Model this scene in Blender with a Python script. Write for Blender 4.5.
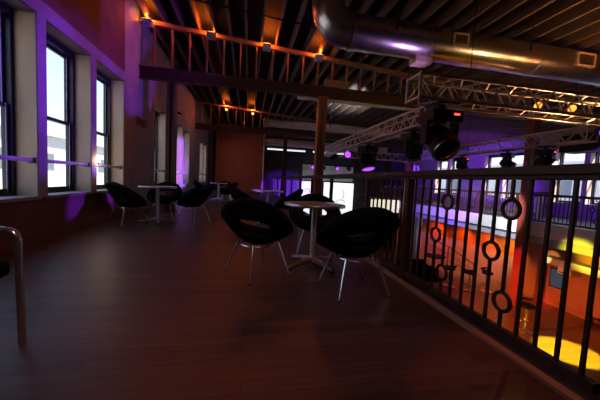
import bpy, math, random
from mathutils import Vector, Matrix
random.seed(4)
for o in list(bpy.data.objects): bpy.data.objects.remove(o)
SC = bpy.context.scene
COL = SC.collection
PI = math.pi

# ------------------------------------------------------------------ camera, world, sun, exposure
YAW, PIT, ROLL, EYE = .18610, -.06892, .04980, 1.02
fw = Vector((math.sin(YAW)*math.cos(PIT), math.cos(YAW)*math.cos(PIT), math.sin(PIT)))
rt = Vector((math.cos(YAW), -math.sin(YAW), 0)); up = rt.cross(fw)
r2 = math.cos(ROLL)*rt + math.sin(ROLL)*up; u2 = -math.sin(ROLL)*rt + math.cos(ROLL)*up
cd = bpy.data.cameras.new('camera'); cam = bpy.data.objects.new('camera', cd); COL.objects.link(cam)
m = Matrix((r2, u2, -fw)).transposed().to_4x4(); m.translation = (0, 0, EYE)
cam.matrix_world = m
cd.sensor_width = 36; cd.lens = 36*279.84/600; cd.clip_start = .02; cd.clip_end = 300
SC.camera = cam
SC.view_settings.view_transform = 'Standard'; SC.view_settings.look = 'None'
SC.view_settings.gamma = 1; SC.view_settings.use_curve_mapping = False
SC.view_settings.exposure = 0.0
SC.cycles.use_denoising = True
SC.cycles.max_bounces = 6; SC.cycles.diffuse_bounces = 3; SC.cycles.transparent_max_bounces = 16
SC.cycles.caustics_reflective = False; SC.cycles.caustics_refractive = False
SC.cycles.sample_clamp_indirect = 3

W = bpy.data.worlds.new('sky'); SC.world = W; W.use_nodes = True
nt = W.node_tree; nt.nodes.clear()
out = nt.nodes.new('ShaderNodeOutputWorld'); bg = nt.nodes.new('ShaderNodeBackground')
tc = nt.nodes.new('ShaderNodeTexCoord'); sx = nt.nodes.new('ShaderNodeSeparateXYZ'); rp = nt.nodes.new('ShaderNodeValToRGB')
rp.color_ramp.elements[0].position = .0; rp.color_ramp.elements[0].color = (.85, .92, 1, 1)
rp.color_ramp.elements[1].position = .5; rp.color_ramp.elements[1].color = (.38, .62, 1, 1)
nt.links.new(tc.outputs['Generated'], sx.inputs[0]); nt.links.new(sx.outputs['Z'], rp.inputs[0])
nt.links.new(rp.outputs[0], bg.inputs[0]); nt.links.new(bg.outputs[0], out.inputs[0])
bg.inputs[1].default_value = 1.5

def light(name, typ, loc, power, col, aim=None, size=.05, angle=60, blend=.5, sx=None, sy=None):
    d = bpy.data.lights.new(name, typ); d.energy = power; d.color = col
    o = bpy.data.objects.new(name, d); COL.objects.link(o); o.location = loc
    if aim is not None:
        o.rotation_euler = (Vector(aim)-Vector(loc)).to_track_quat('-Z', 'Y').to_euler()
    if typ == 'SPOT': d.spot_size = math.radians(angle); d.spot_blend = blend; d.shadow_soft_size = size
    elif typ == 'POINT': d.shadow_soft_size = size
    elif typ == 'SUN': d.angle = math.radians(1)
    elif typ == 'AREA': d.shape = 'RECTANGLE'; d.size = sx; d.size_y = sy
    return o
light('sun', 'SUN', (0, 0, 30), 15, (1, .95, .88), aim=(-9, 25, 8))

PURPLE = (.20, .03, 1.0); ORANGE = (1, .16, .012); YELLOW = (1, .72, .02); COOL = (.72, .85, 1)
# stage lamps at the trusses, lamps without modelled fixtures, and one added fill
for y_, z_ in ((4.3, 2.2), (5.6, 2.2), (7.6, 3.9)): light('lamp_purple_wall', 'SPOT', (3.20, 5.10, 1.36), 620, PURPLE, aim=(-2.8, y_, z_), size=.06, angle=27, blend=.35)
light('lamp_purple_low', 'SPOT', (3.20, 7.30, 1.26), 1500, PURPLE, aim=(-2.8, 5.85, .36), size=.03, angle=15, blend=.3)
light('lamp_purple_windows', 'SPOT', (3.00, 8.80, 1.75), 7000, (.34, .12, 1), aim=(-2.8, 12.7, 1.5), size=.06, angle=20, blend=.5)
light('lamp_purple_back', 'SPOT', (3.20, 10.7, 1.72), 8000, PURPLE, aim=(2.7, 20.9, -.2), size=.06, angle=24, blend=.5)
light('lamp_purple_balcony', 'SPOT', (7.50, 8.80, 1.40), 2600, PURPLE, aim=(12.2, 14.2, .9), size=.06, angle=64, blend=.5)
light('lamp_purple_balcony_near', 'SPOT', (7.30, 4.70, 1.90), 800, PURPLE, aim=(13.5, 8.5, 1.7), size=.06, angle=40, blend=.5)
light('lamp_white_fascia', 'SPOT', (7.30, 6.95, 1.30), 1000, (.9, .92, 1), aim=(9.65, 9.9, -.15), size=.05, angle=50, blend=.5)
for y_, e_, c_ in ((9.5, 105, (1, .46, .04)), (10.6, 95, (1, .24, .02)), (12.0, 105, (1, .16, .01)), (14.0, 105, (1, .14, .01)), (16.5, 70, (1, .14, .01))):
    light('lamp_wall_wash', 'SPOT', (10.15, y_, -.82), e_, c_, aim=(10.9, y_+.5, -2.2), size=.05, angle=112, blend=.8)
light('lamp_red_floor', 'SPOT', (2.3, 6.6, -.5), 2200, (1, .24, .03), aim=(9.0, 7.2, -3.1), size=.06, angle=36, blend=.7)
light('lamp_yellow_floor', 'SPOT', (7.30, 5.85, 1.36), 5500, (1, .95, .03), aim=(8.2, 5.5, -3), size=.03, angle=19, blend=.35)
light('lamp_yellow_wall', 'SPOT', (2.3, 5.0, -.85), 5500, (1, .85, .02), aim=(10.9, 6.75, -.85), size=.03, angle=10, blend=.9)
light('lamp_yellow_ledge', 'SPOT', (2.3, 6.2, -.9), 3000, (1, .75, .25), aim=(10.5, 8.0, -1.25), size=.02, angle=3.2, blend=.4)
light('lamp_red_column', 'SPOT', (7.3, 6.95, 1.25), 800, (1, .05, .07), aim=(9.5, 8.1, -1.9), size=.03, angle=20, blend=.5)
light('lamp_orange_near', 'SPOT', (1.6, -.3, 4.2), 120, (1, .17, .03), aim=(1.6, .75, .0), size=.05, angle=24, blend=.25)
light('fill_rose_wash', 'SPOT', (.2, -1.6, 4.4), 170, (1, .60, .56), aim=(.1, 3.4, 0), size=.4, angle=52, blend=.9)  # added fill from behind the camera, brightens the floor
light('lamp_amber_rail', 'SPOT', (4.45, 3.9, 2.45), 110, (1, .45, .08), aim=(1.72, 4.2, 1.0), size=.05, angle=20, blend=.6)
light('lamp_amber_rail_near', 'SPOT', (5.12, 3.9, 2.45), 30, (1, .45, .08), aim=(1.72, 1.9, 1.0), size=.05, angle=22, blend=.6)
light('lamp_purple_truss', 'SPOT', (3.45, 8.0, 2.0), 500, PURPLE, aim=(7.3, 10.4, 2.2), size=.05, angle=36, blend=.5)
light('lamp_cool_ceiling', 'SPOT', (3.20, 9.2, 2.55), 2600, COOL, aim=(3.8, 11.4, 4.7), size=.1, angle=48, blend=.7)
light('lamp_partition', 'SPOT', (-.5, 15.2, 4.2), 110, (1, .26, .07), aim=(-.7, 20.9, 1.4), size=.08, angle=50, blend=.6)
light('lamp_duct_violet', 'SPOT', (3.2, 4.4, 2.55), 50, (.55, .3, 1), aim=(2.6, 4.9, 3.4), size=.06, angle=80, blend=.6)
light('lamp_duct_amber', 'SPOT', (5.6, 3.3, 2.55), 70, (1, .55, .2), aim=(5.4, 4.9, 3.4), size=.06, angle=110, blend=.6)
light('lamp_amber_truss', 'SPOT', (6.95, 5.5, 1.55), 1200, (1, .46, .16), aim=(4.8, 3.6, 2.8), size=.1, angle=54, blend=.7)
light('lamp_ceiling_amber', 'SPOT', (6.6, 3.3, 2.6), 110, (1, .34, .10), aim=(6.6, 3.6, 5), size=.1, angle=150, blend=.8)

# ------------------------------------------------------------------ materials
MATS = {}
def mat(name, col, rough=.6, metal=0., var=0., scale=6., emit=None, es=1., coat=0., spec=.5, bump=0., stretch=(1, 1, 1)):
    if name in MATS: return MATS[name]
    mt = bpy.data.materials.new(name); mt.use_nodes = True; t = mt.node_tree; b = t.nodes['Principled BSDF']
    b.inputs['Base Color'].default_value = (*col, 1); b.inputs['Roughness'].default_value = rough
    b.inputs['Metallic'].default_value = metal; b.inputs['Specular IOR Level'].default_value = spec
    b.inputs['Coat Weight'].default_value = coat
    if emit: b.inputs['Emission Color'].default_value = (*emit, 1); b.inputs['Emission Strength'].default_value = es
    if var or bump:
        c = t.nodes.new('ShaderNodeTexCoord'); mp = t.nodes.new('ShaderNodeMapping'); mp.inputs['Scale'].default_value = stretch
        n = t.nodes.new('ShaderNodeTexNoise'); n.inputs['Scale'].default_value = scale; n.inputs['Detail'].default_value = 5
        t.links.new(c.outputs['Object'], mp.inputs[0]); t.links.new(mp.outputs[0], n.inputs['Vector'])
    if var:
        r = t.nodes.new('ShaderNodeValToRGB')
        r.color_ramp.elements[0].position = .3; r.color_ramp.elements[0].color = (*[max(0, x*(1-var)) for x in col], 1)
        r.color_ramp.elements[1].position = .7; r.color_ramp.elements[1].color = (*[min(1, x*(1+var)) for x in col], 1)
        t.links.new(n.outputs['Fac'], r.inputs[0]); t.links.new(r.outputs[0], b.inputs['Base Color'])
    if bump:
        bp = t.nodes.new('ShaderNodeBump'); bp.inputs['Strength'].default_value = bump; bp.inputs['Distance'].default_value = .01
        t.links.new(n.outputs['Fac'], bp.inputs['Height']); t.links.new(bp.outputs[0], b.inputs['Normal'])
    MATS[name] = mt; return mt

def wood_floor(name, ca, cb, rough, bw=2.2, bh=.085, rot=0):
    mt = bpy.data.materials.new(name); mt.use_nodes = True; t = mt.node_tree; b = t.nodes['Principled BSDF']
    c = t.nodes.new('ShaderNodeTexCoord'); mp = t.nodes.new('ShaderNodeMapping'); mp.inputs['Rotation'].default_value = (0, 0, rot)
    br = t.nodes.new('ShaderNodeTexBrick'); br.inputs['Scale'].default_value = 1; br.inputs['Brick Width'].default_value = bw
    br.inputs['Row Height'].default_value = bh; br.inputs['Mortar Size'].default_value = .002; br.inputs['Bias'].default_value = 0
    br.inputs['Color1'].default_value = (*ca, 1); br.inputs['Color2'].default_value = (*cb, 1); br.inputs['Mortar'].default_value = (*[x*.5 for x in cb], 1)
    br.offset = .37
    mp2 = t.nodes.new('ShaderNodeMapping'); mp2.inputs['Scale'].default_value = (1.2, 22, 1)
    n = t.nodes.new('ShaderNodeTexNoise'); n.inputs['Scale'].default_value = 2; n.inputs['Detail'].default_value = 6
    mx = t.nodes.new('ShaderNodeMixRGB'); mx.blend_type = 'MULTIPLY'; mx.inputs[0].default_value = .7
    rr = t.nodes.new('ShaderNodeValToRGB'); rr.color_ramp.elements[0].position = .3; rr.color_ramp.elements[0].color = (.45, .45, .45, 1); rr.color_ramp.elements[1].position = .7
    t.links.new(c.outputs['Object'], mp.inputs[0]); t.links.new(mp.outputs[0], br.inputs[0])
    t.links.new(mp.outputs[0], mp2.inputs[0]); t.links.new(mp2.outputs[0], n.inputs['Vector']); t.links.new(n.outputs['Fac'], rr.inputs[0])
    t.links.new(br.outputs['Color'], mx.inputs[1]); t.links.new(rr.outputs[0], mx.inputs[2]); t.links.new(mx.outputs[0], b.inputs['Base Color'])
    b.inputs['Roughness'].default_value = rough
    bp = t.nodes.new('ShaderNodeBump'); bp.inputs['Strength'].default_value = .15; bp.inputs['Distance'].default_value = .004
    t.links.new(n.outputs['Fac'], bp.inputs['Height']); t.links.new(bp.outputs[0], b.inputs['Normal'])
    return mt

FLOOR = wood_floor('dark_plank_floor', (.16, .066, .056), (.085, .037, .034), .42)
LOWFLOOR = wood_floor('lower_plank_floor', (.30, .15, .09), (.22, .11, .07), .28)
PLASTER = mat('plaster', (.24, .10, .085), .85, var=.18, scale=2.5, bump=.25)
REVEAL = mat('reveal_paint', (.60, .43, .32), .8, var=.06, scale=4)
SOFFITSHADE = mat('soffit_shade_paint', (.10, .065, .05), .8, var=.15)  # shade under the window head put into the colour
BLACKWIN = mat('black_window_frame', (.018, .017, .02), .45)
WHITESASH = mat('pale_sash_edge', (.5, .52, .55), .5)
SILL = mat('sill_stone', (.42, .42, .46), .5, var=.1)
REDWALL = mat('rust_wall', (.30, .085, .045), .75, var=.15, scale=2, stretch=(3, 3, .3))
LOWRED = mat('lower_wall_paint', (.46, .17, .10), .7, var=.08, scale=3)
DARKWALL = mat('dark_wall', (.035, .03, .035), .8, var=.2)
GREYWALL = mat('grey_plaster', (.46, .41, .41), .85, var=.12, scale=3, bump=.2)
JOIST = mat('joist_timber', (.20, .12, .085), .75, var=.3, scale=3, stretch=(8, .6, 8))
DECK = mat('roof_deck', (.016, .013, .012), .85, var=.3, scale=4)
STEELRED = mat('red_oxide_steel', (.085, .03, .026), .55, var=.15, scale=8)
COLRED = mat('red_column_paint', (.34, .06, .04), .45, var=.1, scale=5)
RAILM = mat('dark_bronze_paint', (.06, .028, .014), .5, spec=.3, var=.2, scale=10)
CHROME = mat('chrome', (.82, .82, .84), .2, .9)
BRUSH = mat('brushed_steel', (.62, .62, .64), .28, 1)
BLACKF = mat('black_felt', (.006, .006, .007), .95, spec=.1, var=.3, scale=60)
BLACKP = mat('black_plastic', (.007, .007, .008), .5, spec=.25)
ALU = mat('truss_aluminium', (.66, .60, .56), .42, .5, var=.08, scale=20)
GALV = mat('galvanised_duct', (.55, .52, .50), .28, 1, var=.18, scale=9)
PAINTDUCT = mat('pale_duct_paint', (.62, .56, .56), .45, var=.06)
WHITEP = mat('white_paint', (.82, .82, .84), .6, var=.04)
GREYP = mat('grey_paint', (.42, .43, .50), .6, var=.06)
TRIMW = mat('edge_trim_wood', (.38, .20, .11), .45, var=.15, scale=4, stretch=(4, .4, 4))
CLOTHG = mat('grey_drape', (.40, .38, .42), .9, var=.1)
RUBBER = mat('black_rubber', (.01, .01, .01), .8)
DUCTTAN = mat('register_tan', (.50, .36, .26), .5, 0, var=.1)
OUTWALL = mat('street_render', (.80, .76, .70), .85, var=.05, scale=.8)
OUTDARK = mat('street_window', (.20, .22, .25), .4)
ASPHALT = mat('asphalt', (.30, .30, .31), .9, var=.1)
REDLET = mat('dark_red_letters', (.28, .02, .015), .5)
SCREENM = mat('screen_glow', (.9, .9, .9), .6, emit=(.93, .96, 1), es=1.15)
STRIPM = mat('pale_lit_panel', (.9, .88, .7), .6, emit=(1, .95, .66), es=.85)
MARK = mat('printed_mark', (.03, .03, .04), .6)
ORBULB = mat('orange_bulb', (1, .5, .1), .4, emit=(1, .42, .06), es=14)
SUNGLINT = mat('sun_glint', (1, .8, .5), .4, emit=(1, .66, .28), es=40)  # emission standing in for a glint of sun
WHLENS = mat('white_lens', (.9, .9, .9), .2, emit=(.9, .93, 1), es=1.6)
PULENS = mat('purple_lens', (.5, .2, .9), .2, emit=(.36, .05, 1), es=2.0)
BLLENS = mat('blue_lens', (.3, .2, .9), .2, emit=(.16, .08, 1), es=1.5)
DKLENS = mat('dark_lens', (.10, .08, .07), .08, 0, coat=1)
LEDRED = mat('red_led', (1, .05, .02), .4, emit=(1, .04, .02), es=5)
TVBLUE = mat('blue_screen', (.05, .1, .2), .3, emit=(.05, .16, .32), es=.2)

def glass_mat():
    mt = bpy.data.materials.new('window_glass'); mt.use_nodes = True; t = mt.node_tree; t.nodes.clear()
    o = t.nodes.new('ShaderNodeOutputMaterial'); mx = t.nodes.new('ShaderNodeMixShader'); tr = t.nodes.new('ShaderNodeBsdfTransparent')
    g = t.nodes.new('ShaderNodeBsdfGlossy'); g.inputs['Roughness'].default_value = .02
    lw_ = t.nodes.new('ShaderNodeLayerWeight'); pw = t.nodes.new('ShaderNodeMath'); pw.operation = 'POWER'; pw.inputs[1].default_value = 5
    ml = t.nodes.new('ShaderNodeMath'); ml.operation = 'MULTIPLY_ADD'; ml.inputs[1].default_value = .5; ml.inputs[2].default_value = .03
    t.links.new(lw_.outputs['Facing'], pw.inputs[0]); t.links.new(pw.outputs[0], ml.inputs[0]); t.links.new(ml.outputs[0], mx.inputs[0]); t.links.new(tr.outputs[0], mx.inputs[1]); t.links.new(g.outputs[0], mx.inputs[2]); t.links.new(mx.outputs[0], o.inputs[0])
    return mt
GLASS = glass_mat()

# ------------------------------------------------------------------ mesh helpers
class MB:
    def __init__(s): s.v = []; s.f = []
    def add(s, vs, fs):
        n = len(s.v); s.v += [tuple(p) for p in vs]; s.f += [tuple(i+n for i in q) for q in fs]; return s
    def box(s, a, b):
        x0, y0, z0 = (min(a[i], b[i]) for i in range(3)); x1, y1, z1 = (max(a[i], b[i]) for i in range(3))
        return s.add([(x0,y0,z0),(x1,y0,z0),(x1,y1,z0),(x0,y1,z0),(x0,y0,z1),(x1,y0,z1),(x1,y1,z1),(x0,y1,z1)],
                     [(0,3,2,1),(4,5,6,7),(0,1,5,4),(1,2,6,5),(2,3,7,6),(3,0,4,7)])
    def bar(s, p, q, w, h):          # square bar between two points
        p = Vector(p); q = Vector(q); d = (q-p).normalized(); a = d.cross(Vector((0,0,1)))
        if a.length < 1e-4: a = Vector((1,0,0))
        a.normalize(); b = a.cross(d); vs = []
        for c in (p, q):
            for i, j in ((-1,-1),(1,-1),(1,1),(-1,1)): vs.append(c+a*i*w/2+b*j*h/2)
        return s.add(vs, [(0,1,2,3),(7,6,5,4),(0,4,5,1),(1,5,6,2),(2,6,7,3),(3,7,4,0)])
    def cyl(s, p, q, r0, r1=None, n=12):
        if r1 is None: r1 = r0
        return s.tube([p, q], [r0, r1], n)
    def tube(s, pts, r, n=10, caps=True):
        pts = [Vector(p) for p in pts]; rs = r if isinstance(r, (list, tuple)) else [r]*len(pts)
        d = (pts[1]-pts[0]).normalized(); a = d.orthogonal().normalized(); vs = []; fs = []
        for i, p in enumerate(pts):
            t = (pts[min(i+1, len(pts)-1)]-pts[max(i-1, 0)]).normalized()
            a = (a - t*a.dot(t)).normalized(); b = t.cross(a)
            for k in range(n):
                w = 2*PI*k/n; vs.append(p+(a*math.cos(w)+b*math.sin(w))*rs[i])
        for i in range(len(pts)-1):
            for k in range(n):
                k2 = (k+1) % n; fs.append((i*n+k, i*n+k2, (i+1)*n+k2, (i+1)*n+k))
        if caps: fs.append(tuple(range(n-1, -1, -1))); fs.append(tuple((len(pts)-1)*n+k for k in range(n)))
        return s.add(vs, fs)
    def torus(s, c, ax, R, r, N=24, n=8):
        c = Vector(c); ax = Vector(ax).normalized(); a = ax.orthogonal().normalized(); b = ax.cross(a); vs = []; fs = []
        for i in range(N):
            w = 2*PI*i/N; d = a*math.cos(w)+b*math.sin(w)
            for k in range(n):
                u = 2*PI*k/n; vs.append(c+d*(R+r*math.cos(u))+ax*r*math.sin(u))
        for i in range(N):
            for k in range(n):
                fs.append((i*n+k, ((i+1)%N)*n+k, ((i+1)%N)*n+(k+1)%n, i*n+(k+1)%n))
        return s.add(vs, fs)
    def lathe(s, prof, o=(0,0,0), ax=(0,0,1), n=28):   # prof: (radius, height)
        o = Vector(o); ax = Vector(ax).normalized(); a = ax.orthogonal().normalized(); b = ax.cross(a); vs = []; fs = []
        for r, h in prof:
            for k in range(n):
                w = 2*PI*k/n; vs.append(o+ax*h+(a*math.cos(w)+b*math.sin(w))*max(r, .0005))
        for i in range(len(prof)-1):
            for k in range(n):
                k2 = (k+1) % n; fs.append((i*n+k, i*n+k2, (i+1)*n+k2, (i+1)*n+k))
        fs.append(tuple(range(n-1, -1, -1))); fs.append(tuple((len(prof)-1)*n+k for k in range(n)))
        return s.add(vs, fs)

def tag(o, label=None, cat=None, group=None, kind=None):
    if label: o['label'] = label
    if cat: o['category'] = cat
    if group: o['group'] = group
    if kind: o['kind'] = kind
    return o
def mesh(name, mb, mt, sharp=35):
    me = bpy.data.meshes.new(name); me.from_pydata(mb.v, [], mb.f); me.update()
    me.materials.append(mt)
    me.shade_smooth(); me.set_sharp_from_angle(angle=math.radians(sharp))
    return me
def O(name, mb, mt, parent=None, label=None, cat=None, group=None, kind=None, loc=None, rz=0, bevel=0):
    me = mb if isinstance(mb, bpy.types.Mesh) else mesh(name, mb, mt)
    o = bpy.data.objects.new(name, me); COL.objects.link(o)
    if loc: o.location = loc
    o.rotation_euler = (0, 0, rz)
    if parent: o.parent = parent
    if bevel:
        md = o.modifiers.new('bevel', 'BEVEL'); md.width = bevel; md.segments = 2; md.limit_method = 'ANGLE'
    return tag(o, label, cat, group, kind)
def E(name, label, cat, loc, rz=0, group=None, kind=None):
    o = bpy.data.objects.new(name, None); COL.objects.link(o); o.location = loc; o.rotation_euler = (0, 0, rz); o.empty_display_size = .1
    return tag(o, label, cat, group, kind)
def kids(o): return [c for c in COL.objects if c.parent == o]
def dup(root, loc, rz, label, group=None):
    def cp(o, par):
        c = o.copy(); COL.objects.link(c); c.parent = par
        for k in kids(o): cp(k, c)
        return c
    ks = kids(root); r = root.copy(); COL.objects.link(r); r.location = loc; r.rotation_euler = (0, 0, rz)
    for k in ks: cp(k, r)
    r['label'] = label
    if group: r['group'] = group
    return r
def S(name, mb, mt, label, cat, bevel=0): return O(name, mb, mt, None, label, cat, None, 'structure', bevel=bevel)

# ------------------------------------------------------------------ the shell
XL, XK, XB, XR = -2.82, 1.72, 9.65, 13.6      # left wall, railing, far balcony edge, right wall
YB, YF = -3.0, 21.6
ZLOW, ZB, ZD = -3.0, 3.73, 5.3
def roof(x): return 4.69-.067*x          # underside of the sloping joists
def prism(x0, x1, y0, y1, z0, h0, h1):    # box whose top (and bottom, when z0 is None) follows the roof slope
    b0, b1 = (roof(x0)+h0, roof(x1)+h0) if z0 is None else (z0, z0)
    t0, t1 = roof(x0)+h1, roof(x1)+h1
    return MB().add([(x0,y0,b0),(x1,y0,b1),(x1,y1,b1),(x0,y1,b0),(x0,y0,t0),(x1,y0,t1),(x1,y1,t1),(x0,y1,t0)], [(0,3,2,1),(4,5,6,7),(0,1,5,4),(1,2,6,5),(2,3,7,6),(3,0,4,7)])
S('floor', MB().box((XL-.4, YB, -.27), (XK+.10, YF, 0)), FLOOR, 'dark brown plank floor of the mezzanine with the black chairs', 'floor')
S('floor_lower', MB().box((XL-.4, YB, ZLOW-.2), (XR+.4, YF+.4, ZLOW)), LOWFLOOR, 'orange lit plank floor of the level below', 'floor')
S('floor_balcony', MB().box((XB+.02, YB, -.25), (XR, YF, 0)), FLOOR, 'floor of the opposite balcony', 'floor')
S('ceiling', prism(XL-.39, XR+.39, YB-.2, YF+.3, None, .28, .45), DECK, 'black roof deck above the timber joists', 'ceiling')
for i in range(41):
    x = XL + .2 + i*.406
    if x > XR: break
    S('ceiling_joist', prism(x-.022, x+.022, YB, YF, None, 0, .28), JOIST, 'exposed timber ceiling joist running away from the camera', 'joist')

WINL = [(1.96, 3.11), (3.275, 4.422), (4.594, 5.737), (5.906, 7.077), (9.17, 10.335), (11.67, 12.83), (13.10, 14.27), (17.2, 18.4), (18.55, 19.72)]
WINR = [(4.0, 5.15), (5.35, 6.5), (6.66, 7.81), (7.98, 9.13), (9.30, 10.45), (11.85, 13.0), (13.17, 14.32), (16.1, 17.25), (17.42, 18.57)]
ZS, ZH = .62, 3.05
def window_wall(name, xf, dx, wins, z0, mt, label, y0=YB, y1=YF):
    b = MB(); xb = xf+dx
    b.box((xf, y0, z0), (xb, y1, ZS)); b.box((xf, y0, ZH), (xb, y1, ZD))
    y = y0
    for a, c in wins: b.box((xf, y, ZS), (xb, a, ZH)); y = c
    b.box((xf, y, ZS), (xb, y1, ZH))
    S(name, b, mt, label, 'wall')
window_wall('wall_left', XL, -.4, WINL[:4], ZLOW, PLASTER, 'brownish red plaster wall with the near left windows', y1=7.13)
window_wall('wall_left_far', XL, -.4, WINL[4:], ZLOW, GREYWALL, 'greyish plaster wall past the third window', y0=7.13)
window_wall('wall_right', XR, .4, WINR, ZLOW, GREYWALL, 'far right wall with windows behind the opposite balcony')
S('wall_near', MB().box((XL-.4, YB-.3, ZLOW), (XR+.4, YB, ZD)), DARKWALL, 'dark wall behind the camera', 'wall')
S('wall_far', MB().box((XL-.4, YF, ZLOW), (XR+.4, YF+.3, ZD)), DARKWALL, 'dark wall at the far end of the hall', 'wall')
S('wall_partition', prism(-2.35, 1.0, 20.9, 21.1, 0, 0, 0), REDWALL, 'rust coloured partition wall at the end of the mezzanine', 'wall')
S('trim_partition', prism(1.0, 1.09, 20.86, 21.14, 0, 0, 0), WHITEP, 'pale corner trim of the rust coloured partition', 'trim')
S('wall_under_mezzanine', MB().box((XK-.6, YB, ZLOW), (XK-.4, YF, -.27)), DARKWALL, 'dark wall under the mezzanine', 'wall')
S('wall_lower_right', MB().box((10.9, YB, ZLOW), (11.1, YF, -.25)), LOWRED, 'orange lit wall under the opposite balcony', 'wall')
S('baseboard_lower_right', MB().box((10.86, YB, ZLOW), (10.9, YF, ZLOW+.14)), LOWRED, 'baseboard of the orange wall on the lower level', 'baseboard')
S('baseboard_left', MB().box((XL, YB, 0), (XL+.025, 20.9, .16)), PLASTER, 'brown baseboard under the left windows', 'baseboard')
S('trim_balcony_face', MB().box((XB, YB, -.46), (XB+.03, YF, 0.0)), WHITEP, 'white face of the opposite balcony', 'trim')
S('trim_balcony_beam', MB().box((XB+.12, YB, -.74), (XB+.4, YF, -.25)), GREYP, 'grey beam under the white balcony face', 'trim')
S('trim_floor_edge', MB().box((1.595, YB, 0), (1.655, YF, .022)), TRIMW, 'light wooden edging strip along the railing', 'trim')
S('trim_mezzanine_face', MB().box((XK+.10, YB, -.30), (XK+.13, YF, 0.02)), RAILM, 'dark face board of the mezzanine edge', 'trim')

CASING = mat('casing_paint', (.42, .36, .42), .7, var=.06)
def casing(y0, y1, label, wins):
    b = MB(); t = .012
    b.box((XL, y0, ZH+.012), (XL+t, y1, ZH+.21))
    ys = [y0]
    for a, c in wins: b.box((XL, ys[-1], ZS-.0), (XL+t, a-.0, ZH+.012)); ys.append(c)
    b.box((XL, ys[-1], ZS), (XL+t, y1, ZH+.012))
    S('trim_window_casing', b, CASING, label, 'trim')
casing(1.80, 7.12, 'pale casing around the near left windows, lit violet', WINL[:4])
casing(9.00, 10.50, 'pale casing around the window left of the red column', WINL[4:5])
casing(11.5, 14.44, 'pale casing around the window pair right of the red column', WINL[5:7])
casing(17.05, 19.9, 'pale casing around the last left windows', WINL[7:9])
STUD = mat('stud_timber', (.30, .14, .07), .7, var=.25, scale=5)
# beams and columns
def ibeam(y):
    b = MB(); z0, z1 = 3.43, 3.73
    b.box((XL, y-.08, z0), (XR, y+.08, z0+.025)); b.box((XL, y-.08, z1-.025), (XR, y+.08, z1)); b.box((XL, y-.012, z0), (XR, y+.012, z1)); return b
S('steel_beam', ibeam(8.0), STEELRED, 'near red steel beam crossing under the joists', 'beam')
S('steel_beam', ibeam(15.6), STEELRED, 'far red steel beam crossing under the joists', 'beam')
for yb, nm in ((8.0, 'near'), (15.6, 'far')):
    S('sloped_plate', prism(XL, XR, yb-.10, yb+.02, None, -.10, -.002), STUD, 'sloping timber plate on studs over the %s red beam' % nm, 'plate')
    for k in range(40):
        x = XL+.35+k*.43
        if x > XR-.1: break
        S('cripple_stud', prism(x-.02, x+.02, yb-.07, yb+.02, ZB, 0, -.10), STUD, 'short timber stud standing on the %s red beam under the sloping plate' % nm, 'stud')
def column(x, y, z0, w, mt, label):
    b = MB(); h = w/2
    b.box((x-h, y-h, z0), (x+h, y-h+.03, 3.43)); b.box((x-h, y+h-.03, z0), (x+h, y+h, 3.43)); b.box((x-.02, y-h, z0), (x+.02, y+h, 3.43))
    b.box((x-h, y-h+.03, z0), (x-h+.03, y+h-.03, 3.43)); b.box((x+h-.03, y-h+.03, z0), (x+h, y+h-.03, 3.43))
    b.box((x-h-.04, y-h-.04, z0), (x+h+.04, y+h+.04, z0+.03)); b.box((x-h-.03, y-h-.03, 3.39), (x+h+.03, y+h+.03, 3.43))
    S('steel_column', b, mt, label, 'column')
column(-2.03, 8.0, 0, .22, STEELRED, 'dark red steel column beside the left windows')
column(2.01, 8.0, ZLOW, .24, mat('brown_red_column', (.34, .12, .06), .5, var=.1), 'brown red steel column behind the middle table by the railing')
column(-2.03, 15.6, 0, .20, STEELRED, 'distant steel column in front of the last left windows')
column(1.95, 15.6, ZLOW, .20, STEELRED, 'distant steel column by the railing end')
column(9.50, 8.1, ZLOW, .26, COLRED, 'bright red column rising through the opposite balcony')
column(9.50, 15.6, ZLOW, .24, COLRED, 'distant red column at the opposite balcony')
column(8.9, 13.6, ZLOW, .30, GREYP, 'grey column standing on the lower level') if False else None

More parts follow.
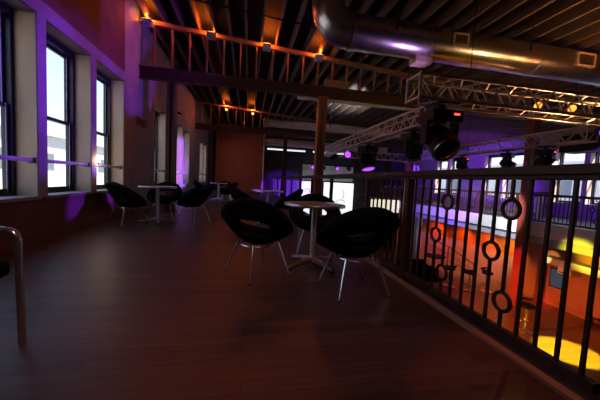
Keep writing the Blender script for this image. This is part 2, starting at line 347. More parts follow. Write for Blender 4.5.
# windows
def window(n, a, c, xf, s, label, rail):
    w = E('window_%d' % n, label, 'window', (xf, a, ZS), 0, None, 'structure')
    W_ = c-a; H = ZH-ZS; d = lambda k: s*k      # depth into the wall
    r = MB(); t = .012
    r.box((d(.0), 0, 0), (d(.26), t, H)); r.box((d(0), W_-t, 0), (d(.26), W_, H))
    O('reveal', r, REVEAL, w); O('soffit', MB().box((d(0), t, H-t), (d(.26), W_-t, H)), SOFFITSHADE, w)  # top of the reveal, painted dark for its shade
    O('sill', MB().box((d(-.03), -.02, -.03), (d(.26), W_+.02, .012)), SILL, w)
    f = MB(); fwid = .065
    f.box((d(.25), 0, 0), (d(.37), fwid, H)); f.box((d(.25), W_-fwid, 0), (d(.37), W_, H))
    f.box((d(.25), fwid, 0), (d(.37), W_-fwid, .05)); f.box((d(.25), fwid, H-.10), (d(.37), W_-fwid, H))
    O('frame', f, BLACKWIN, w)
    zm = 1.80-ZS
    def sash(z0, z1, dd, nm):
        m_ = MB(); q = .05
        m_.box((d(dd), fwid, z0), (d(dd+.035), fwid+q, z1)); m_.box((d(dd), W_-fwid-q, z0), (d(dd+.035), W_-fwid, z1))
        m_.box((d(dd), fwid+q, z0), (d(dd+.035), W_-fwid-q, z0+q)); m_.box((d(dd), fwid+q, z1-q), (d(dd+.035), W_-fwid-q, z1))
        so = O(nm, m_, BLACKWIN, w)
        O('pane', MB().box((d(dd+.015), fwid+q, z0+q), (d(dd+.02), W_-fwid-q, z1-q)), GLASS, so)
        O('pale_bead', MB().box((d(dd-.006), fwid+q-.012, z0), (d(dd), fwid+q, z1)).box((d(dd-.006), W_-fwid-q, z0), (d(dd), W_-fwid-q+.012, z1)), WHITESASH, so)
    sash(.05, zm+.03, .285, 'lower_sash'); sash(zm-.02, H-.10, .325, 'upper_sash')
    if rail:
        zr = 1.12-ZS
        O('guard_rail', MB().cyl((d(.06), .0, zr), (d(.06), W_, zr), .028, n=12), mat('rail_paint', (.85, .8, .9), .35), w)
        O('rail_bracket', MB().box((d(.02), 0, zr-.045), (d(.10), .03, zr+.03)), BLACKWIN, w)
        O('rail_bracket', MB().box((d(.02), W_-.03, zr-.045), (d(.10), W_, zr+.03)), BLACKWIN, w)
lw = ['window just outside the left of the view', 'window at the left edge of the photo, cut by the frame', 'tall window, second from the left edge', 'narrow looking third window, with the added sun glint on its rail',
      'window beyond the dark lettering, left of the red column', 'purple lit window just right of the red column', 'purple lit window beyond the red column, farther one', 'distant pale window before the last', 'last window before the rust partition']
for i, (a, c) in enumerate(WINL): window(i+1, a, c, XL, -1, lw[i], True)
rw = ['farthest right window behind the opposite balcony, out of view', 'window behind the opposite balcony, right edge', 'window right of the hanging blue lamp', 'purple window right of the white moving head', 'bluish window right of the red column',
      'bright window left of the red column', 'bright window second left of the red column', 'small bright window far along the opposite balcony', 'farthest small window of the opposite balcony']
for i, (a, c) in enumerate(WINR): window(i+20, a, c, XR, 1, rw[i], False)

# the street outside
S('street_ground', MB().box((-60, -40, ZLOW-.4), (70, 90, ZLOW-.25)), ASPHALT, 'street surface outside the windows', 'ground')
def facade(x, s, name, label):
    b = E(name, label, 'building', (x, 0, ZLOW-.25))
    O('facade', MB().box((0, -20, 0), (s*6, 70, 7.0)), OUTWALL, b)
    O('cornice', MB().box((-s*.35, -20, 6.7), (0, 70, 7.05)), OUTWALL, b)
    for z in (1.0, 4.1):
        for k in range(14):
            O('window_pane', MB().box((-s*.02, -6+k*4.2, z), (s*.05, -4.2+k*4.2, z+1.3)), OUTDARK, b)
facade(-15, -1, 'street_building', 'pale sunlit building across the street outside the left windows')
facade(27, 1, 'street_building', 'pale building outside the opposite balcony windows')

# ------------------------------------------------------------------ railing
def railing(x, y0, label, nb=14, grp='iron railing sections along the mezzanine edge', zt=1.18, rings=True, L=1.82, detail=True):
    r = E('railing_section', label, 'railing', (x, y0, 0), 0, grp)
    O('post', MB().box((-.035, L-.07, 0.0), (.035, L, zt-.086)).box((-.06, L-.11, 0), (.06, L, .015)), RAILM, r)
    O('top_rail', MB().box((-.035, 0.0, zt-.055), (.035, L, zt)).box((-.022, 0, zt-.085), (.022, L, zt-.055)), RAILM, r, bevel=.006)
    O('bottom_rail', MB().box((-.022, .035, .045), (.022, L-.07, .095)), RAILM, r)
    st = mesh('baluster', MB().box((-.009, -.009, .095), (.009, .009, zt-.085)), RAILM)
    R, tr = .062, .013
    def split(zs):
        m_ = MB(); z = .095
        for q in zs: m_.box((-.009, -.009, z), (.009, .009, q-R)); z = q+R
        m_.box((-.009, -.009, z), (.009, .009, zt-.085)); return m_
    s2 = mesh('baluster', split((.27, .90)), RAILM); s1 = mesh('baluster', split((.59,)), RAILM)
    ring = mesh('ring', MB().torus((0, 0, 0), (1, 0, 0), R, tr, 28, 8), RAILM)
    for k in range(nb):
        y = .10 + k*.1205
        two = rings and k % 5 == 4; one = rings and k % 5 == 0 and k > 0
        b = O('baluster', s2 if two else s1 if one else st, None, r, loc=(0, y, 0))
        if two:
            for z in (.27, .90): O('ring', ring, None, b, loc=(0, 0, z))
        if one: O('ring', ring, None, b, loc=(0, 0, .59))
    return r
def glass_railing(x, y0, label, zt=1.18, L=1.82):
    r = E('glass_railing_section', label, 'railing', (x, y0, 0), 0, 'open railing sections with clear panels towards the far end')
    O('post', MB().box((-.03, L-.06, 0.0), (.03, L, zt-.086)), RAILM, r)
    O('top_rail', MB().box((-.035, 0.0, zt-.055), (.035, L, zt)).box((-.022, 0, zt-.085), (.022, L, zt-.055)), RAILM, r, bevel=.006)
    O('bottom_rail', MB().box((-.02, 0, .045), (.02, L-.06, .085)), RAILM, r)
    O('glass_panel', MB().add([(0, .03, .085), (0, L-.09, .085), (0, L-.09, zt-.085), (0, .03, zt-.085)], [(0, 1, 2, 3)]), GLASS, r)
    return r
names = ['nearest railing section at the right, with four welded rings in full view', 'second railing section, starting at the post beyond the front chair', 'third railing section behind the front chair', 'fourth railing section left of the front chair',
         'fifth railing section before the pale screen', 'sixth railing section near the brown red column', 'seventh railing section beyond the brown red column', 'eighth railing section towards the far end', 'ninth railing section towards the far end', 'tenth railing section lit violet at the far end', 'last railing section beside the rust partition']
first = railing(XK, .98, names[0])
railing(XK, 2.80, 'short railing section just past the thick post, behind the chair nearest the railing', nb=8, L=1.06)
fg = glass_railing(XK, 3.86, 'open railing section just after the last iron bars')
y = 5.68
for nm in ('open railing section in front of the pale screen', 'open railing section beside the brown red column', 'open railing section past the brown red column', 'open railing section well past the brown red column', 'open railing section before the violet drape, nearer', 'open railing section before the violet drape, middle', 'open railing section before the violet drape, farther', 'last open railing section beside the rust partition'):
    dup(fg, (XK, y, 0), 0, nm); y += 1.82
dup(first, (XK, -.84, 0), 0, 'railing section whose dark post is cut by the right edge of the photo')
opp = None
for i in range(9):
    lab = 'ornate railing of the opposite balcony, section %s' % ['by the right edge', 'right of the red column, nearer', 'right of the red column', 'just at the red column', 'just left of the red column', 'second left of the red column', 'third left of the red column', 'fourth left of the red column', 'farthest left'][i]
    yy = 3.2+i*1.82
    if opp is None: opp = railing(XB+.08, yy, lab, grp='railing sections of the opposite balcony', zt=.98)
    else: dup(opp, (XB+.08, yy, 0), 0, lab)

# ------------------------------------------------------------------ ring chairs and pedestal tables
def shell_mesh():
    a, b, z0, NU, NV = .345, .322, .375, 72, 18
    def pos(ph, r):
        w = (1+math.cos(ph))/2
        return (a*r*math.sin(ph)*(1+.05*r*r), b*r*math.cos(ph), z0 + (.022+.43*w**1.1)*r**2.0)
    par = [(0., 0.)] + [(-PI+2*PI*k/NU, j/NV) for j in range(1, NV+1) for k in range(NU)]
    I = lambda j, k: 1+(j-1)*NU+(k % NU)
    fs = [(0, I(1, k), I(1, k+1)) for k in range(NU)]
    for j in range(1, NV):
        for k in range(NU): fs.append((I(j, k), I(j+1, k), I(j+1, k+1), I(j, k+1)))
    PC, RC, PW, RW = 0., .615, 1.12, .145
    def q(p):
        dp = (p[0]-PC)/PW; dr = (p[1]-RC)/RW
        return math.hypot(dp, dr)
    inside = [q(p) < 1 for p in par]
    keep = [f for f in fs if not all(inside[i] for i in f)]
    cut = [f for f in keep if any(inside[i] for i in f)]
    for f in cut:
        for i in f:
            if inside[i]:
                p = par[i]; k = q(p); par[i] = (PC+(p[0]-PC)/k, RC+(p[1]-RC)/k); inside[i] = False
    vs = [pos(*p) for p in par]; used = sorted({i for f in keep for i in f}); mp = {i: n for n, i in enumerate(used)}
    me = bpy.data.meshes.new('shell'); me.from_pydata([vs[i] for i in used], [], [tuple(mp[i] for i in f) for f in keep]); me.update()
    o = bpy.data.objects.new('shell_tmp', me); COL.objects.link(o)
    sd = o.modifiers.new('s', 'SOLIDIFY'); sd.thickness = .115; sd.offset = 0
    sb = o.modifiers.new('b', 'SUBSURF'); sb.levels = 1; sb.render_levels = 1
    dg = bpy.context.evaluated_depsgraph_get(); m2 = bpy.data.meshes.new_from_object(o.evaluated_get(dg))
    bpy.data.objects.remove(o); m2.materials.clear(); m2.materials.append(BLACKF); m2.shade_smooth(); m2.name = 'shell'
    return m2
def ring_chair(loc, rz, label):
    r = E('ring_chair', label, 'chair', loc, rz, 'black ring chairs on the mezzanine')
    O('shell', shell_mesh(), None, r)
    O('underframe', MB().torus((0, -.01, .325), (0, 0, 1), .17, .012, 28, 8).bar((-.17, -.01, .325), (.17, -.01, .325), .03, .012), CHROME, r)
    for sx in (-1, 1):
        for sy in (-1, 1):
            g = O('leg', MB().tube([(sx*.155, sy*.145-.01, .345), (sx*.20, sy*.19-.01, .19), (sx*.25, sy*.24-.01, .012)], [.015, .013, .008], 10), CHROME, r)
            O('foot_pad', MB().cyl((sx*.25, sy*.24-.01, 0), (sx*.252, sy*.242-.01, .016), .011, n=10), RUBBER, g)
    return r
# rz = 0 faces -Y; facing angle: direction the seat opens to
def face(deg): return math.radians(deg)+PI/2
c0 = ring_chair((.12, 2.98, 0), face(66), 'black ring chair nearest the middle, left of the round steel table')
chairs = [((1.02, 2.47), 97, 'black ring chair in front of the steel table, closest to the railing'),
          ((.98, 3.95), 262, 'black ring chair behind the steel table, its opening showing the pale screen'),
          ((-2.33, 6.05), 48, 'black ring chair under the third window, left of its round table'),
          ((-1.92, 7.05), 268, 'black ring chair behind the round table near the left wall'),
          ((-1.14, 6.42), 150, 'black ring chair right of the round table near the left wall, backrest pointing up'),
          ((-.08, 6.55), 20, 'black ring chair half hidden behind the middle left chair'),
          ((.98, 6.75), 172, 'black ring chair beyond the steel table, right of a small far table'),
          ((-1.75, 11.6), 20, 'distant black ring chair left of the farthest table'),
          ((-.75, 11.4), 165, 'distant black ring chair right of the farthest table'),
          ((-1.1, 13.3), 265, 'distant black ring chair behind the farthest table')]
for (x, y), dg, lab in chairs: dup(c0, (x, y, 0), face(dg), lab)
for k in kids(c0):
    if k.name.startswith('leg'): k.rotation_euler = (0, 0, -.62)

def cafe_table(loc, label, r=.365, h=.755):
    t = E('pedestal_table', label, 'table', loc, .4, 'round steel pedestal tables')
    O('tabletop', MB().lathe([(.0, h-.006), (r-.012, h-.006), (r-.012, h), (r, h-.002), (r+.004, h-.014), (r, h-.030), (r-.03, h-.034), (.06, h-.03)], n=56), BRUSH, t)
    O('column', MB().lathe([(.036, .05), (.033, .08), (.033, h-.05), (.09, h-.035)], n=24), mat('satin_steel', (.75, .74, .76), .38, .75), t)
    for k in range(4):
        w = k*PI/2+.15; d = Vector((math.cos(w), math.sin(w), 0))
        O('base_arm', MB().tube([d*.02+Vector((0,0,.075)), d*.18+Vector((0,0,.055)), d*.35+Vector((0,0,.028))], [.036, .03, .02], 10), BRUSH, t)
        O('foot', MB().cyl(d*.345, d*.345+Vector((0,0,.02)), .022, n=12), RUBBER, t)
    return t
t0 = cafe_table((.80, 3.27, 0), 'round steel pedestal table between the three front chairs')
dup(t0, (-1.86, 6.33, 0), .2, 'round steel pedestal table near the left windows')
dup(t0, (.46, 6.55, 0), .7, 'small round table between two far chairs near the partition gap')
dup(t0, (-1.22, 12.3, 0), 1.0, 'farthest round table in front of the rust partition')

# chrome framed armchair cut by the left edge
ac = E('armchair', 'chrome framed armchair cut off by the left edge of the photo', 'chair', (-1.53, 1.54, 0), PI/2)
for s, nm in ((-1, 'side_frame'), (1, 'side_frame')):
    p = []
    X = s*.29
    pts = [(X, -.27, 0.0), (X, -.26, .60)]
    for k in range(1, 6):
        w = k/6*PI/2; pts.append((X, -.26+.06*(1-math.cos(w)), .60+.06*math.sin(w)))
    pts += [(X, -.19, .662), (X, .18, .662)]
    for k in range(1, 6):
        w = k/6*PI/2; pts.append((X, .18+.06*math.sin(w), .60+.06*math.cos(w)))
    pts += [(X, .245, .58), (X, .25, 0.0)]
    O(nm, MB().tube(pts, .0185, 14), CHROME, ac)
    O('arm_pad', MB().box((X-.022, -.16, .672), (X+.022, .16, .695)), BLACKF, ac, bevel=.008)
O('seat_bar', MB().tube([(-.29, -.18, .40), (.29, -.18, .40)], .011).tube([(-.29, .18, .40), (.29, .18, .40)], .011), CHROME, ac)
O('seat', MB().box((-.265, -.25, .41), (.265, .22, .50)), BLACKF, ac, bevel=.03)
O('backrest', MB().add([(-.26,.16,.50),(.26,.16,.50),(.26,.22,.50),(-.26,.22,.50),(-.26,.25,.86),(.26,.25,.86),(.26,.31,.86),(-.26,.31,.86)],
   [(0,3,2,1),(4,5,6,7),(0,1,5,4),(1,2,6,5),(2,3,7,6),(3,0,4,7)]), BLACKF, ac, bevel=.025)

# ------------------------------------------------------------------ ceiling: pipes, ducts, uplights, trusses
def uplight(x, y, label, power):
    z = roof(x)-.05
    r = E('uplight', label, 'lamp', (x, y, z), 0, 'orange lamps on the sloping plates')
    O('housing', MB().box((-.11, -.09, -.17), (.11, .09, -.03)), GREYP, r, bevel=.01)
    O('bulb', MB().lathe([(.0, -.235), (.03, -.225), (.045, -.20), (.03, -.17)], n=18), ORBULB, r) if y > 10 else None
    O('lamp_face', MB().box((-.09, -.07, -.03), (.09, .07, -.022)), ORBULB, r)
    O('bracket', MB().box((-.02, .09, -.10), (.02, .11, -.02)), BLACKP, r)
    light('uplight_glow', 'POINT', (x, y-.01, z+.07), power, ORANGE, size=.03)
for x, lab in ((-2.58, 'orange uplight at the left wall on the near plate'), (-1.06, 'orange uplight second from the wall on the near plate'), (.36, 'orange uplight third from the wall on the near plate'), (1.80, 'orange uplight left of the big duct elbow on the near plate')):
    uplight(x, 7.785, lab, 26)
for x, lab in ((-1.25, 'left one of the two glowing orange lamps over the far beam'), (.12, 'right one of the two glowing orange lamps over the far beam')):
    uplight(x, 15.385, lab, 30)

for yy, x0, x1, lab in ((4.4, XL, .8, 'thin dark pipe under the joists nearest the camera'), (6.6, XL, 6.0, 'thin dark pipe under the joists before the near beam'), (11.0, XL, 8, 'thin dark pipe under the joists past the near beam')):
    O('sprinkler_pipe', MB().cyl((x0+.01, yy, roof(x0)-.02), (x1, yy, roof(x1)-.02), .018, n=10), BLACKP, None, lab, 'pipe', 'sprinkler pipes under the joists')
O('white_strut', MB().box((1.3, 8.08, 3.36), (5.2, 8.16, 3.43)), WHITEP, None, 'white strut under the rear edge of the near beam', 'pipe')
O('wooden_block', MB().box((2.02, 7.80, 3.73), (2.72, 7.91, 3.89)), mat('block_wood', (.42, .20, .11), .7, var=.1), None, 'tan wooden block on the beam above the brown red column', 'block', bevel=.006)

dz, dr, dy = 3.73, .295, 5.0
D = E('spiral_duct', 'big galvanised spiral duct with an elbow under the ceiling', 'duct', (1.26, dy, dz))
O('duct_run', MB().tube([(.42, 0, 0), (8.2, 0, 0)], dr, 40), GALV, D)
eb = []
for k in range(0, 9):
    w = k/8*PI/2; eb.append((.42-.40*math.sin(w), 0, .40-.40*math.cos(w)))
O('elbow', MB().tube(eb+[(.02, 0, .88)], dr*.995, 40), GALV, D)
for x in (.46, 1.95, 4.35, 6.4): O('joint_band', MB().lathe([(dr+.002, -.035), (dr+.014, -.03), (dr+.014, .03), (dr+.002, .035)], (x, 0, 0), (1, 0, 0), 40), GALV, D)
for k in range(60):
    pass
def register(x, w_, h_):
    g = O('register', MB().box((x, -dr-.03, -h_/2), (x+w_, -dr+.08, -h_/2+.03)).box((x, -dr-.03, h_/2-.03), (x+w_, -dr+.08, h_/2)).box((x, -dr-.03, -h_/2+.03), (x+.03, -dr+.08, h_/2-.03)).box((x+w_-.03, -dr-.03, -h_/2+.03), (x+w_, -dr+.08, h_/2-.03)), DUCTTAN, D)
    m_ = MB()
    for i in range(5):
        z = -h_/2+.05+i*(h_-.1)/4; m_.box((x+.03, -dr-.02, z-.006), (x+w_-.03, -dr-.004, z+.006))
    O('louvre', m_, GALV, g)
register(2.30, .32, .22); register(5.1, .46, .26)
O('drain_box', MB().box((1.72, -.10, -dr-.10), (2.06, .14, -dr+.02)), DUCTTAN, D, bevel=.008)
for x in (1.2, 4.0, 7.0): O('hanger_strap', MB().box((x-.015, -dr-.006, 0), (x+.015, -dr-.001, roof(1.26+x)-dz)), BLACKP, D)
def duct(x0, x1, y_, z_, r_, label):
    d = E('spiral_duct', label, 'duct', (x0, y_, z_))
    O('duct_run', MB().tube([(0, 0, 0), (x1-x0, 0, 0)], r_, 32), PAINTDUCT, d)
    O('end_collar', MB().lathe([(r_, -.04), (r_+.04, -.02), (r_+.04, .14), (r_, .16)], (0, 0, 0), (1, 0, 0), 32), BRUSH, d)
    for x in (.7, 3.0, 5.6): O('hanger_strap', MB().box((x-.015, -r_-.006, 0), (x+.015, -r_-.001, roof(x0+x)+.28-z_)), BLACKP, d)
    for x in (1.8, 3.6, 5.2): O('joint_band', MB().lathe([(r_+.001, -.03), (r_+.012, -.02), (r_+.012, .02), (r_+.001, .03)], (x, 0, 0), (1, 0, 0), 32), PAINTDUCT, d)
duct(.62, 8.2, 12.8, 3.53, .17, 'pale duct below the far joists, in front of the far beam')
duct(.85, 8.6, 16.8, 3.22, .21, 'pale duct beyond the far beam')
for x0, lab in ((1.1, 'white tube light beyond the far beam, left'), (4.0, 'white tube light beyond the far beam, right')):
    q = E('tube_light', lab, 'lamp', (x0, 17.6, 2.88), 0, 'white tube lights at the far end')
    O('tube', MB().cyl((0, 0, 0), (2.4, 0, 0), .04, n=12), mat('tube_glow', (.9, .9, .9), .4, emit=(.9, .95, 1), es=1.0), q)
    O('batten', MB().box((0, -.05, .04), (2.4, .05, .10)), WHITEP, q)
    O('hanger', MB().cyl((.4, 0, .1), (.4, 0, roof(x0+.4)+.28-2.88), .006).cyl((2.0, 0, .1), (2.0, 0, roof(x0+2)+.28-2.88), .006), BLACKP, q)

def truss(p, q, label, s=.30, step=.42):
    p = Vector(p); q = Vector(q); d = q-p; L = d.length; d.normalize(); sd = Vector((0,0,1)).cross(d)
    t = E('lighting_truss', label, 'truss', p, 0, 'aluminium lighting trusses')
    off = [sd*i*s/2+Vector((0,0,j*s/2)) for i, j in ((-1,-1),(1,-1),(1,1),(-1,1))]
    for o_ in off: O('chord', MB().cyl(o_, o_+d*L, .024, n=12), ALU, t)
    n = max(2, round(L/step)); m_ = MB()
    for i in range(n):
        a = d*(L*i/n); b = d*(L*(i+.5)/n); c = d*(L*(i+1)/n)
        for k in range(4):
            u, v = off[k], off[(k+1) % 4]
            m_.cyl(a+u, b+v, .010, n=8); m_.cyl(b+v, c+u, .010, n=8)
    for e in (d*.01, d*(L-.01)):
        for k in range(4): m_.cyl(e+off[k], e+off[(k+1) % 4], .016, n=8)
    O('lacing', m_, ALU, t)
    for f in (.12, .5, .88): O('hanging_cable', MB().cyl(d*L*f+Vector((0,0,s/2)), d*L*f+Vector((0,0,roof((p+d*L*f).x)-p.z)), .006, n=6), BLACKP, t)
truss((2.12, 3.52, 2.33), (9.3, 3.52, 2.33), 'near lighting truss running along under the big duct')
truss((3.2, 4.6, 2.31), (3.2, 12.0, 2.31), 'lighting truss running away above the railing')
truss((7.3, 4.9, 2.35), (7.3, 12.0, 2.35), 'lighting truss running away on the far side of the opening')
truss((3.4, 12.2, 2.33), (7.5, 12.2, 2.33), 'farthest lighting truss crossing the opening')

def moving_head(loc, label, lens, s=1.0, rz=0, led=True, tilt=0.):
    loc = (loc[0], loc[1], loc[2]-.06*s)
    r = E('moving_head', label, 'stage light', loc, rz, 'moving heads hung from the trusses')
    O('base_box', MB().box((-.20*s, -.15*s, -.16*s), (.20*s, .15*s, -.02*s)), BLACKP, r, bevel=.02*s)
    O('clamp', MB().box((-.03*s, -.03*s, -.02*s), (.03*s, .03*s, .06*s)).box((-.16, -.16, .045*s), (.16, .16, .06*s)), BLACKP, r)
    for sx in (-1, 1): O('yoke_arm', MB().box((sx*.17*s, -.06*s, -.42*s), (sx*.215*s, .06*s, -.15*s)), BLACKP, r, bevel=.012*s)
    ax = Vector((0, -math.sin(tilt), -math.cos(tilt))); c = Vector((0, 0, -.36*s))
    hd = O('head', MB().lathe([(.06*s, -.19*s), (.13*s, -.16*s), (.155*s, -.06*s), (.15*s, .08*s), (.165*s, .10*s), (.165*s, .19*s), (.14*s, .195*s)], c, ax, 28), BLACKP, r)
    O('lens', MB().lathe([(.0, .197*s), (.138*s, .197*s), (.12*s, .215*s), (.06*s, .228*s), (.0, .232*s)], c, ax, 28), lens, hd)
    O('lens_ring', MB().torus(c+ax*.2*s, ax, .148*s, .012*s, 28, 8), BRUSH, hd)
    if led: O('indicator_led', MB().box((.06*s, -.156*s, -.085*s), (.13*s, -.149*s, -.065*s)), LEDRED, r)
    return r
moving_head((2.58, 3.52, 2.155), 'large black moving head at the left end of the near truss', mat('smoked_lens', (.06, .045, .04), .12, coat=.5), 1.15, 0, True, .85)
moving_head((3.2, 5.15, 2.135), 'dark moving head under the truss behind the large one', DKLENS, 1.0, .2, False, .1)
moving_head((3.2, 7.30, 2.135), 'violet glowing moving head under the truss above the railing', PULENS, 1.15, .3, False, .3)
moving_head((7.3, 8.65, 2.175), 'round violet lit moving head under the far side truss', BLLENS, .95, .2, True, .7)
moving_head((7.3, 6.90, 2.175), 'dark moving head under the far side truss, middle', DKLENS, .9, .5, False, .9)
moving_head((7.3, 5.85, 2.175), 'dark moving head with a white lens under the far side truss', WHLENS, 1.0, .3, True, 1.2)
def par(loc, label, lens, aim, s=1., side=False):
    r = E('par_can', label, 'stage light', loc, 0, 'par cans on the trusses')
    ax = (Vector(aim)-Vector(loc)).normalized()
    b = O('body', MB().lathe([(.03*s, -.16*s), (.07*s, -.14*s), (.085*s, -.02*s), (.095*s, .10*s), (.085*s, .10*s), (.08*s, .07*s)], (0,0,0), ax, 22), BLACKP, r)
    O('lens', MB().lathe([(.0, .068*s), (.082*s, .07*s), (.05*s, .085*s), (.0, .09*s)], (0,0,0), ax, 22), lens, b)
    O('bracket', MB().tube([Vector((-.11*s, 0, 0)), Vector((-.11*s, 0, .12*s)), Vector((.11*s, 0, .12*s)), Vector((.11*s, 0, 0))], .008*s, 8), BLACKP, r)
    if side: O('side_clamp', MB().box((-.02, -.09, .06), (.02, .012, .09)), BLACKP, r)
AMB = mat('amber_lens', (1, .6, .2), .3, emit=(1, .36, .05), es=1.8)
par((4.45, 3.785, 2.40), 'amber par can at the near truss, left one', AMB, (3.2, 1.5, 1.2), .7, True)
par((5.12, 3.785, 2.42), 'amber par can at the near truss, right one', AMB, (3.6, 1.5, 1.2), .7, True)
par((7.3, 4.72, 2.36), 'blue lit par can at the near end of the far side truss', BLLENS, (5.2, 2, 1.7), 1.3)
par((3.2, 8.80, 1.965), 'violet par can under the truss above the railing', PULENS, (1, 6.0, 1.0), 1.3)
par((3.2, 10.4, 1.98), 'violet par can near the far end of the railing truss', PULENS, (2.6, 21, -.2), 1.2)
sp = E('speaker_box', 'black loudspeaker hung at the near end of the far side truss', 'loudspeaker', (8.0, 5.35, 2.05))
O('cabinet', MB().box((-.25, -.55, 0), (.25, .55, .42)), BLACKP, sp, bevel=.02)
O('grille', MB().box((-.262, -.50, .04), (-.25, .50, .38)), mat('grille_cloth', (.02, .02, .022), .8, bump=.5, scale=120, var=.2), sp)
O('hanger', MB().cyl((0, .12, .42), (0, .12, 2.12), .008).cyl((0, .5, .42), (0, .5, 2.12), .008), BLACKP, sp)

# ------------------------------------------------------------------ wall details
tx = bpy.data.curves.new('exit_letters', 'FONT'); tx.body = 'EXIT'; tx.size = .30; tx.extrude = .012; tx.space_character = 1.25
tmp = bpy.data.objects.new('exit_tmp', tx); COL.objects.link(tmp)
tm = bpy.data.meshes.new_from_object(tmp.evaluated_get(bpy.context.evaluated_depsgraph_get())); bpy.data.objects.remove(tmp)
tm.materials.clear(); tm.materials.append(REDLET)
to = bpy.data.objects.new('exit_letters', tm); COL.objects.link(to)
to.rotation_euler = (PI/2, 0, PI/2); to.location = (XL+.02, 7.75, 2.23)
tag(to, 'dark red EXIT letters on the wall past the third window', 'sign')
cam_ = E('wall_camera', 'small black dome camera high on the wall past the red column', 'camera', (XL, 11.98, 3.45))
O('mount', MB().cyl((0, 0, 0), (.06, 0, 0), .05, n=16), BLACKP, cam_)
O('dome', MB().lathe([(.06, 0), (.058, -.03), (.04, -.06), (.0, -.075)], (.10, 0, 0), (0, 0, 1), 18), BLACKP, cam_)
bl = E('rail_glint', 'small glowing shape added for the sun glint on the rail at the third window', 'lamp', (XL+.02, 5.95, 1.17))  # sun glint built as a glowing bulb shape, no real lamp here
O('bulb', MB().lathe([(.0, 0), (.024, .01), (.032, .035), (.022, .06), (.0, .068)], n=16), SUNGLINT, bl)
O('glint_base', MB().cyl((0, 0, -.035), (0, 0, .006), .016, n=12), BLACKP, bl)
light('rail_glint_glow', 'POINT', (XL+.08, 5.95, 1.21), 3.0, (1, .62, .25), size=.02)  # point light added for the warm spill of the glint

# ------------------------------------------------------------------ far end: screen, drapes, tower
scn = E('projection_screen', 'bright white screen behind the railing, right of the brown red column', 'screen', (5.95, 20.6, -1.5))
O('panel', MB().box((-2.0, 0, 0), (2.1, .05, 2.5)), SCREENM, scn)
O('mullion', MB().box((-.42, -.03, 0), (-.30, .0, 2.5)), BLACKP, scn)
O('frame', MB().box((-2.06, -.02, -.06), (2.16, .07, 0)).box((-2.06, -.02, 2.5), (2.16, .07, 2.58)).box((-2.06, -.02, 0), (-2.0, .07, 2.5)).box((2.1, -.02, 0), (2.16, .07, 2.5)), BLACKP, scn)
def arc(cx, cz, rx, rz_, a0, a1, w=.045, n=14):
    return MB().tube([(cx+rx*math.cos(math.radians(a0+(a1-a0)*i/n)), -.012, cz+rz_*math.sin(math.radians(a0+(a1-a0)*i/n))) for i in range(n+1)], w*.5, 6)
for a_ in (arc(-1.55, 1.75, .16, .22, -60, 200), arc(-.95, 1.75, .14, .2, 60, 320), arc(.45, 1.70, .2, .34, 110, 250), arc(1.15, 1.62, .2, .34, -70, 80), arc(1.1, 1.0, .35, .2, 0, 300), arc(.35, .95, .3, .2, 20, 200), arc(-1.5, .95, .3, .22, 0, 250)):
    O('printed_mark', a_, MARK, scn)
bk = E('cloth_backdrop', 'pale cloth backdrop above the bright screen', 'backdrop', (6, 20.78, 1.12))
O('cloth', MB().box((-2, -.02, 0), (2, .02, 1.13)), WHITEP, bk); O('batten', MB().cyl((-2.05, 0, 1.15), (2.05, 0, 1.15), .03), BLACKP, bk)
for x in (-1.8, 1.8): O('hanging_cable', MB().cyl((x, 0, 1.15), (x, 0, roof(x+6)+.28-1.12), .01), BLACKP, bk)
light('lamp_backdrop', 'SPOT', (6, 12.2, 2.1), 260, COOL, aim=(6, 20.7, 1.6), size=.1, angle=32, blend=.4)
for i, x in enumerate((4.5, 5.3, 6.3, 7.2)):
    par((x, 19.6, 2.055), 'small stage lamp in front of the pale backdrop, number %s from the left' % ('one', 'two', 'three', 'four')[i], PULENS if i in (0, 2) else DKLENS, (x-.5, 10, -1), 1.5)
bar_ = E('lamp_bar', 'dark pipe carrying the lamps before the pale backdrop', 'pipe', (4.2, 19.6, 2.28))
O('pipe', MB().cyl((0, 0, 0), (3.6, 0, 0), .03), BLACKP, bar_)
O('hanger', MB().cyl((.3, 0, 0), (.3, 0, roof(4.5)-2.28), .012).cyl((3.3, 0, 0), (3.3, 0, roof(7.5)-2.28), .012), BLACKP, bar_)
dm = MB(); n = 60; vs = []
for i in range(n+1):
    x = 1.85+i*2.0/n; yy = 20.9+.06*math.sin(i*1.3)
    vs += [(x, yy, -3.0), (x, yy, 1.02)]
dm.add(vs, [(2*i, 2*i+2, 2*i+3, 2*i+1) for i in range(n)])
dm.add([(v[0], v[1]+.02, v[2]) for v in vs], [(2*i+1, 2*i+3, 2*i+2, 2*i) for i in range(n)])
O('stage_drape', dm, CLOTHG, None, 'violet lit drape behind the end of the railing', 'curtain')
lp = E('lit_panel', 'pale yellow lit panel low behind the front chair and railing', 'panel', (8.6, 16.4, ZLOW))
O('glowing_face', MB().box((-.95, 0, 2.28), (.95, .08, 3.08)), STRIPM, lp); O('plinth', MB().box((-.95, -.02, 0), (.95, .3, 2.27)), BLACKP, lp)
O('grey_cabinet', MB().box((8.80, 13.2, ZLOW), (9.10, 13.95, -.62)), GREYP, None, 'tall grey cabinet on the lower level just right of the railing post', 'cabinet', bevel=.02)
tw = E('truss_tower', 'slim violet lit truss tower above and behind the railing post', 'truss', (5.95, 9.3, ZLOW))
for a_, b_ in ((-.08, -.08), (.08, -.08), (0, .08)): O('chord', MB().cyl((a_, b_, 0), (a_, b_, 4.75), .02, n=8), WHITEP, tw)
m_ = MB()
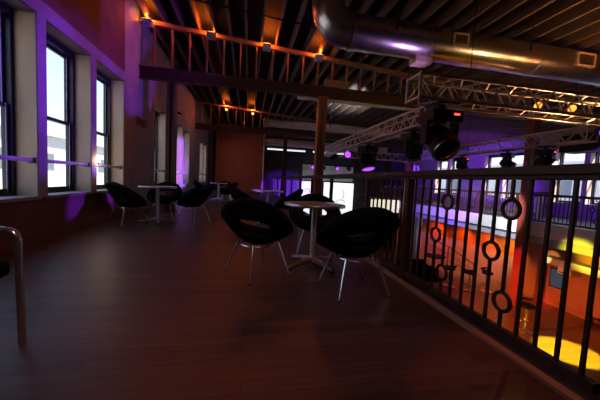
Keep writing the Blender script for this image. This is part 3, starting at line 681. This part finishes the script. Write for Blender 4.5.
for i in range(18):
    z = .1+i*.26
    for u, v in (((-.08, -.08), (.08, -.08)), ((.08, -.08), (0, .08)), ((0, .08), (-.08, -.08))):
        m_.cyl((*u, z), (*v, z+.13), .009, n=6); m_.cyl((*v, z+.13), (*u, z+.26), .009, n=6)
O('lacing', m_, WHITEP, tw)
O('base_plate', MB().box((-.3, -.3, 0), (.3, .3, .02)), BLACKP, tw)
light('lamp_purple_tower', 'SPOT', (3.20, 7.45, 1.2), 500, PURPLE, aim=(5.95, 9.3, 1.3), size=.05, angle=24, blend=.4)

# ------------------------------------------------------------------ lower level
O('wall_ledge', MB().box((10.45, 2.0, -1.44), (10.9, 8.1, -1.22)), WHITEP, None, 'white lit ledge on the red wall of the lower level', 'ledge', bevel=.01)
O('wall_shelf', MB().box((10.6, 2.0, -.84), (10.9, 7.6, -.80)), BLACKP, None, 'dark shelf crossing the yellow lit wall', 'shelf')
tv = E('wall_screen', 'blue tinted screen on the red wall under the white ledge', 'screen', (10.9, 7.84, -1.97))
O('bezel', MB().box((-.06, -.25, -.35), (0, .25, .35)), BLACKP, tv, bevel=.01); O('display', MB().box((-.066, -.21, -.31), (-.06, .21, .31)), TVBLUE, tv)
wb = E('wall_unit', 'small white unit on the red wall right of the blue screen', 'wall box', (10.45, 7.37, -1.56))
O('case', MB().box((-.0, -.2, -.115), (.45, .2, .115)), WHITEP, wb, bevel=.02); O('slot', MB().box((-.008, -.15, -.07), (0, .15, -.03)), BLACKP, wb)
def stool(loc, label):
    r = E('bar_stool', label, 'stool', loc, 0, 'chrome bar stools on the lower level')
    O('seat', MB().lathe([(.0, .70), (.17, .70), (.20, .72), (.20, .77), (.17, .795), (.0, .80)], n=28), BLACKP, r)
    O('backrest', MB().tube([(.21*math.cos(w), .21*math.sin(w), .88) for w in [PI*.05+i*PI*.9/14 for i in range(15)]], .035, 10), BLACKP, r)
    for p_, q_ in (((.19, .06, .76), (.2, .06, .88)), ((-.19, .06, .76), (-.2, .06, .88)), ((0, .19, .76), (0, .21, .88))): O('back_support', MB().cyl(p_, q_, .01), CHROME, r)
    O('stem', MB().cyl((0, 0, .03), (0, 0, .70), .032), CHROME, r)
    O('footrest', MB().torus((0, .09, .28), (0, 0, 1), .14, .012, 24, 8), CHROME, r)
    O('base', MB().lathe([(.0, 0), (.21, 0), (.21, .015), (.08, .04), (.0, .05)], n=28), CHROME, r)
    return r
s0 = stool((8.04, 6.5, ZLOW), 'black and chrome bar stool nearest, right of the bright red column foot')
dup(s0, (9.45, 9.3, ZLOW), .8, 'black bar stool in the amber light, left of the red column')
dup(s0, (8.7, 9.35, ZLOW), 2.2, 'black bar stool by the stair rail end')
dup(s0, (8.25, 9.9, ZLOW), 3.0, 'black bar stool left of the stair rail end')
bt = E('high_table', 'black round high table on the lower level beside the stools', 'table', (8.1, 10.7, ZLOW))
O('tabletop', MB().lathe([(.0, 1.02), (.42, 1.02), (.43, 1.04), (.42, 1.06), (0, 1.06)], n=36), BLACKP, bt)
O('column', MB().cyl((0, 0, .03), (0, 0, 1.02), .04), BLACKP, bt); O('base', MB().lathe([(0, 0), (.28, 0), (.27, .02), (.06, .05), (0, .06)], n=28), BLACKP, bt)
O('tyre_ring', MB().torus((0, -.3, 1.2), (0, 1, 0), .11, .04, 24, 10), BLACKP, bt) if False else None
sb_ = E('bench_sofa', 'long black sofa on the lower level behind the railing', 'sofa', (7.2, 10.5, ZLOW))
O('seat', MB().box((-.7, -.45, .12), (.55, .45, .48)), BLACKF, sb_, bevel=.05)
O('backrest', MB().box((-.7, .28, .40), (.55, .48, .85)), BLACKF, sb_, bevel=.06)
O('armrest', MB().box((-.86, -.45, .1), (-.7, .48, .64)), BLACKF, sb_, bevel=.05); O('armrest', MB().box((.55, -.45, .1), (.71, .48, .64)), BLACKF, sb_, bevel=.05)
for a_ in (-.75, .6):
    for b_ in (-.38, .4): O('leg', MB().cyl((a_, b_, 0), (a_, b_, .12), .025), CHROME, sb_)
sh = E('stair_rail', 'black stair handrail slanting down before the orange wall', 'handrail', (10.3, 10.9, ZLOW))
O('handrail', MB().tube([(0, 3.6, 1.15), (0, 1.7, 1.0), (0, .1, .62), (0, 0, .58), (0, 0, .0)], .022), BLACKP, sh)
O('lower_rail', MB().tube([(0, 3.6, .80), (0, 1.7, .66), (0, 0, .30)], .014), BLACKP, sh)
for yy, zz in ((1.7, 1.0), (2.7, 1.08), (3.6, 1.15)): O('post', MB().cyl((0, yy, 0), (0, yy, zz), .02), BLACKP, sh)
pt = E('cocktail_table', 'silver pedestal table standing on the opposite balcony, right of the red column', 'table', (10.6, 8.5, 0))
O('tabletop', MB().lathe([(0, 1.0), (.28, 1.0), (.29, 1.02), (.28, 1.04), (0, 1.04)], n=28), BLACKP, pt); O('column', MB().cyl((0, 0, .02), (0, 0, 1.0), .07), BRUSH, pt); O('base', MB().lathe([(0, 0), (.25, 0), (.24, .02), (0, .04)], n=28), BRUSH, pt)
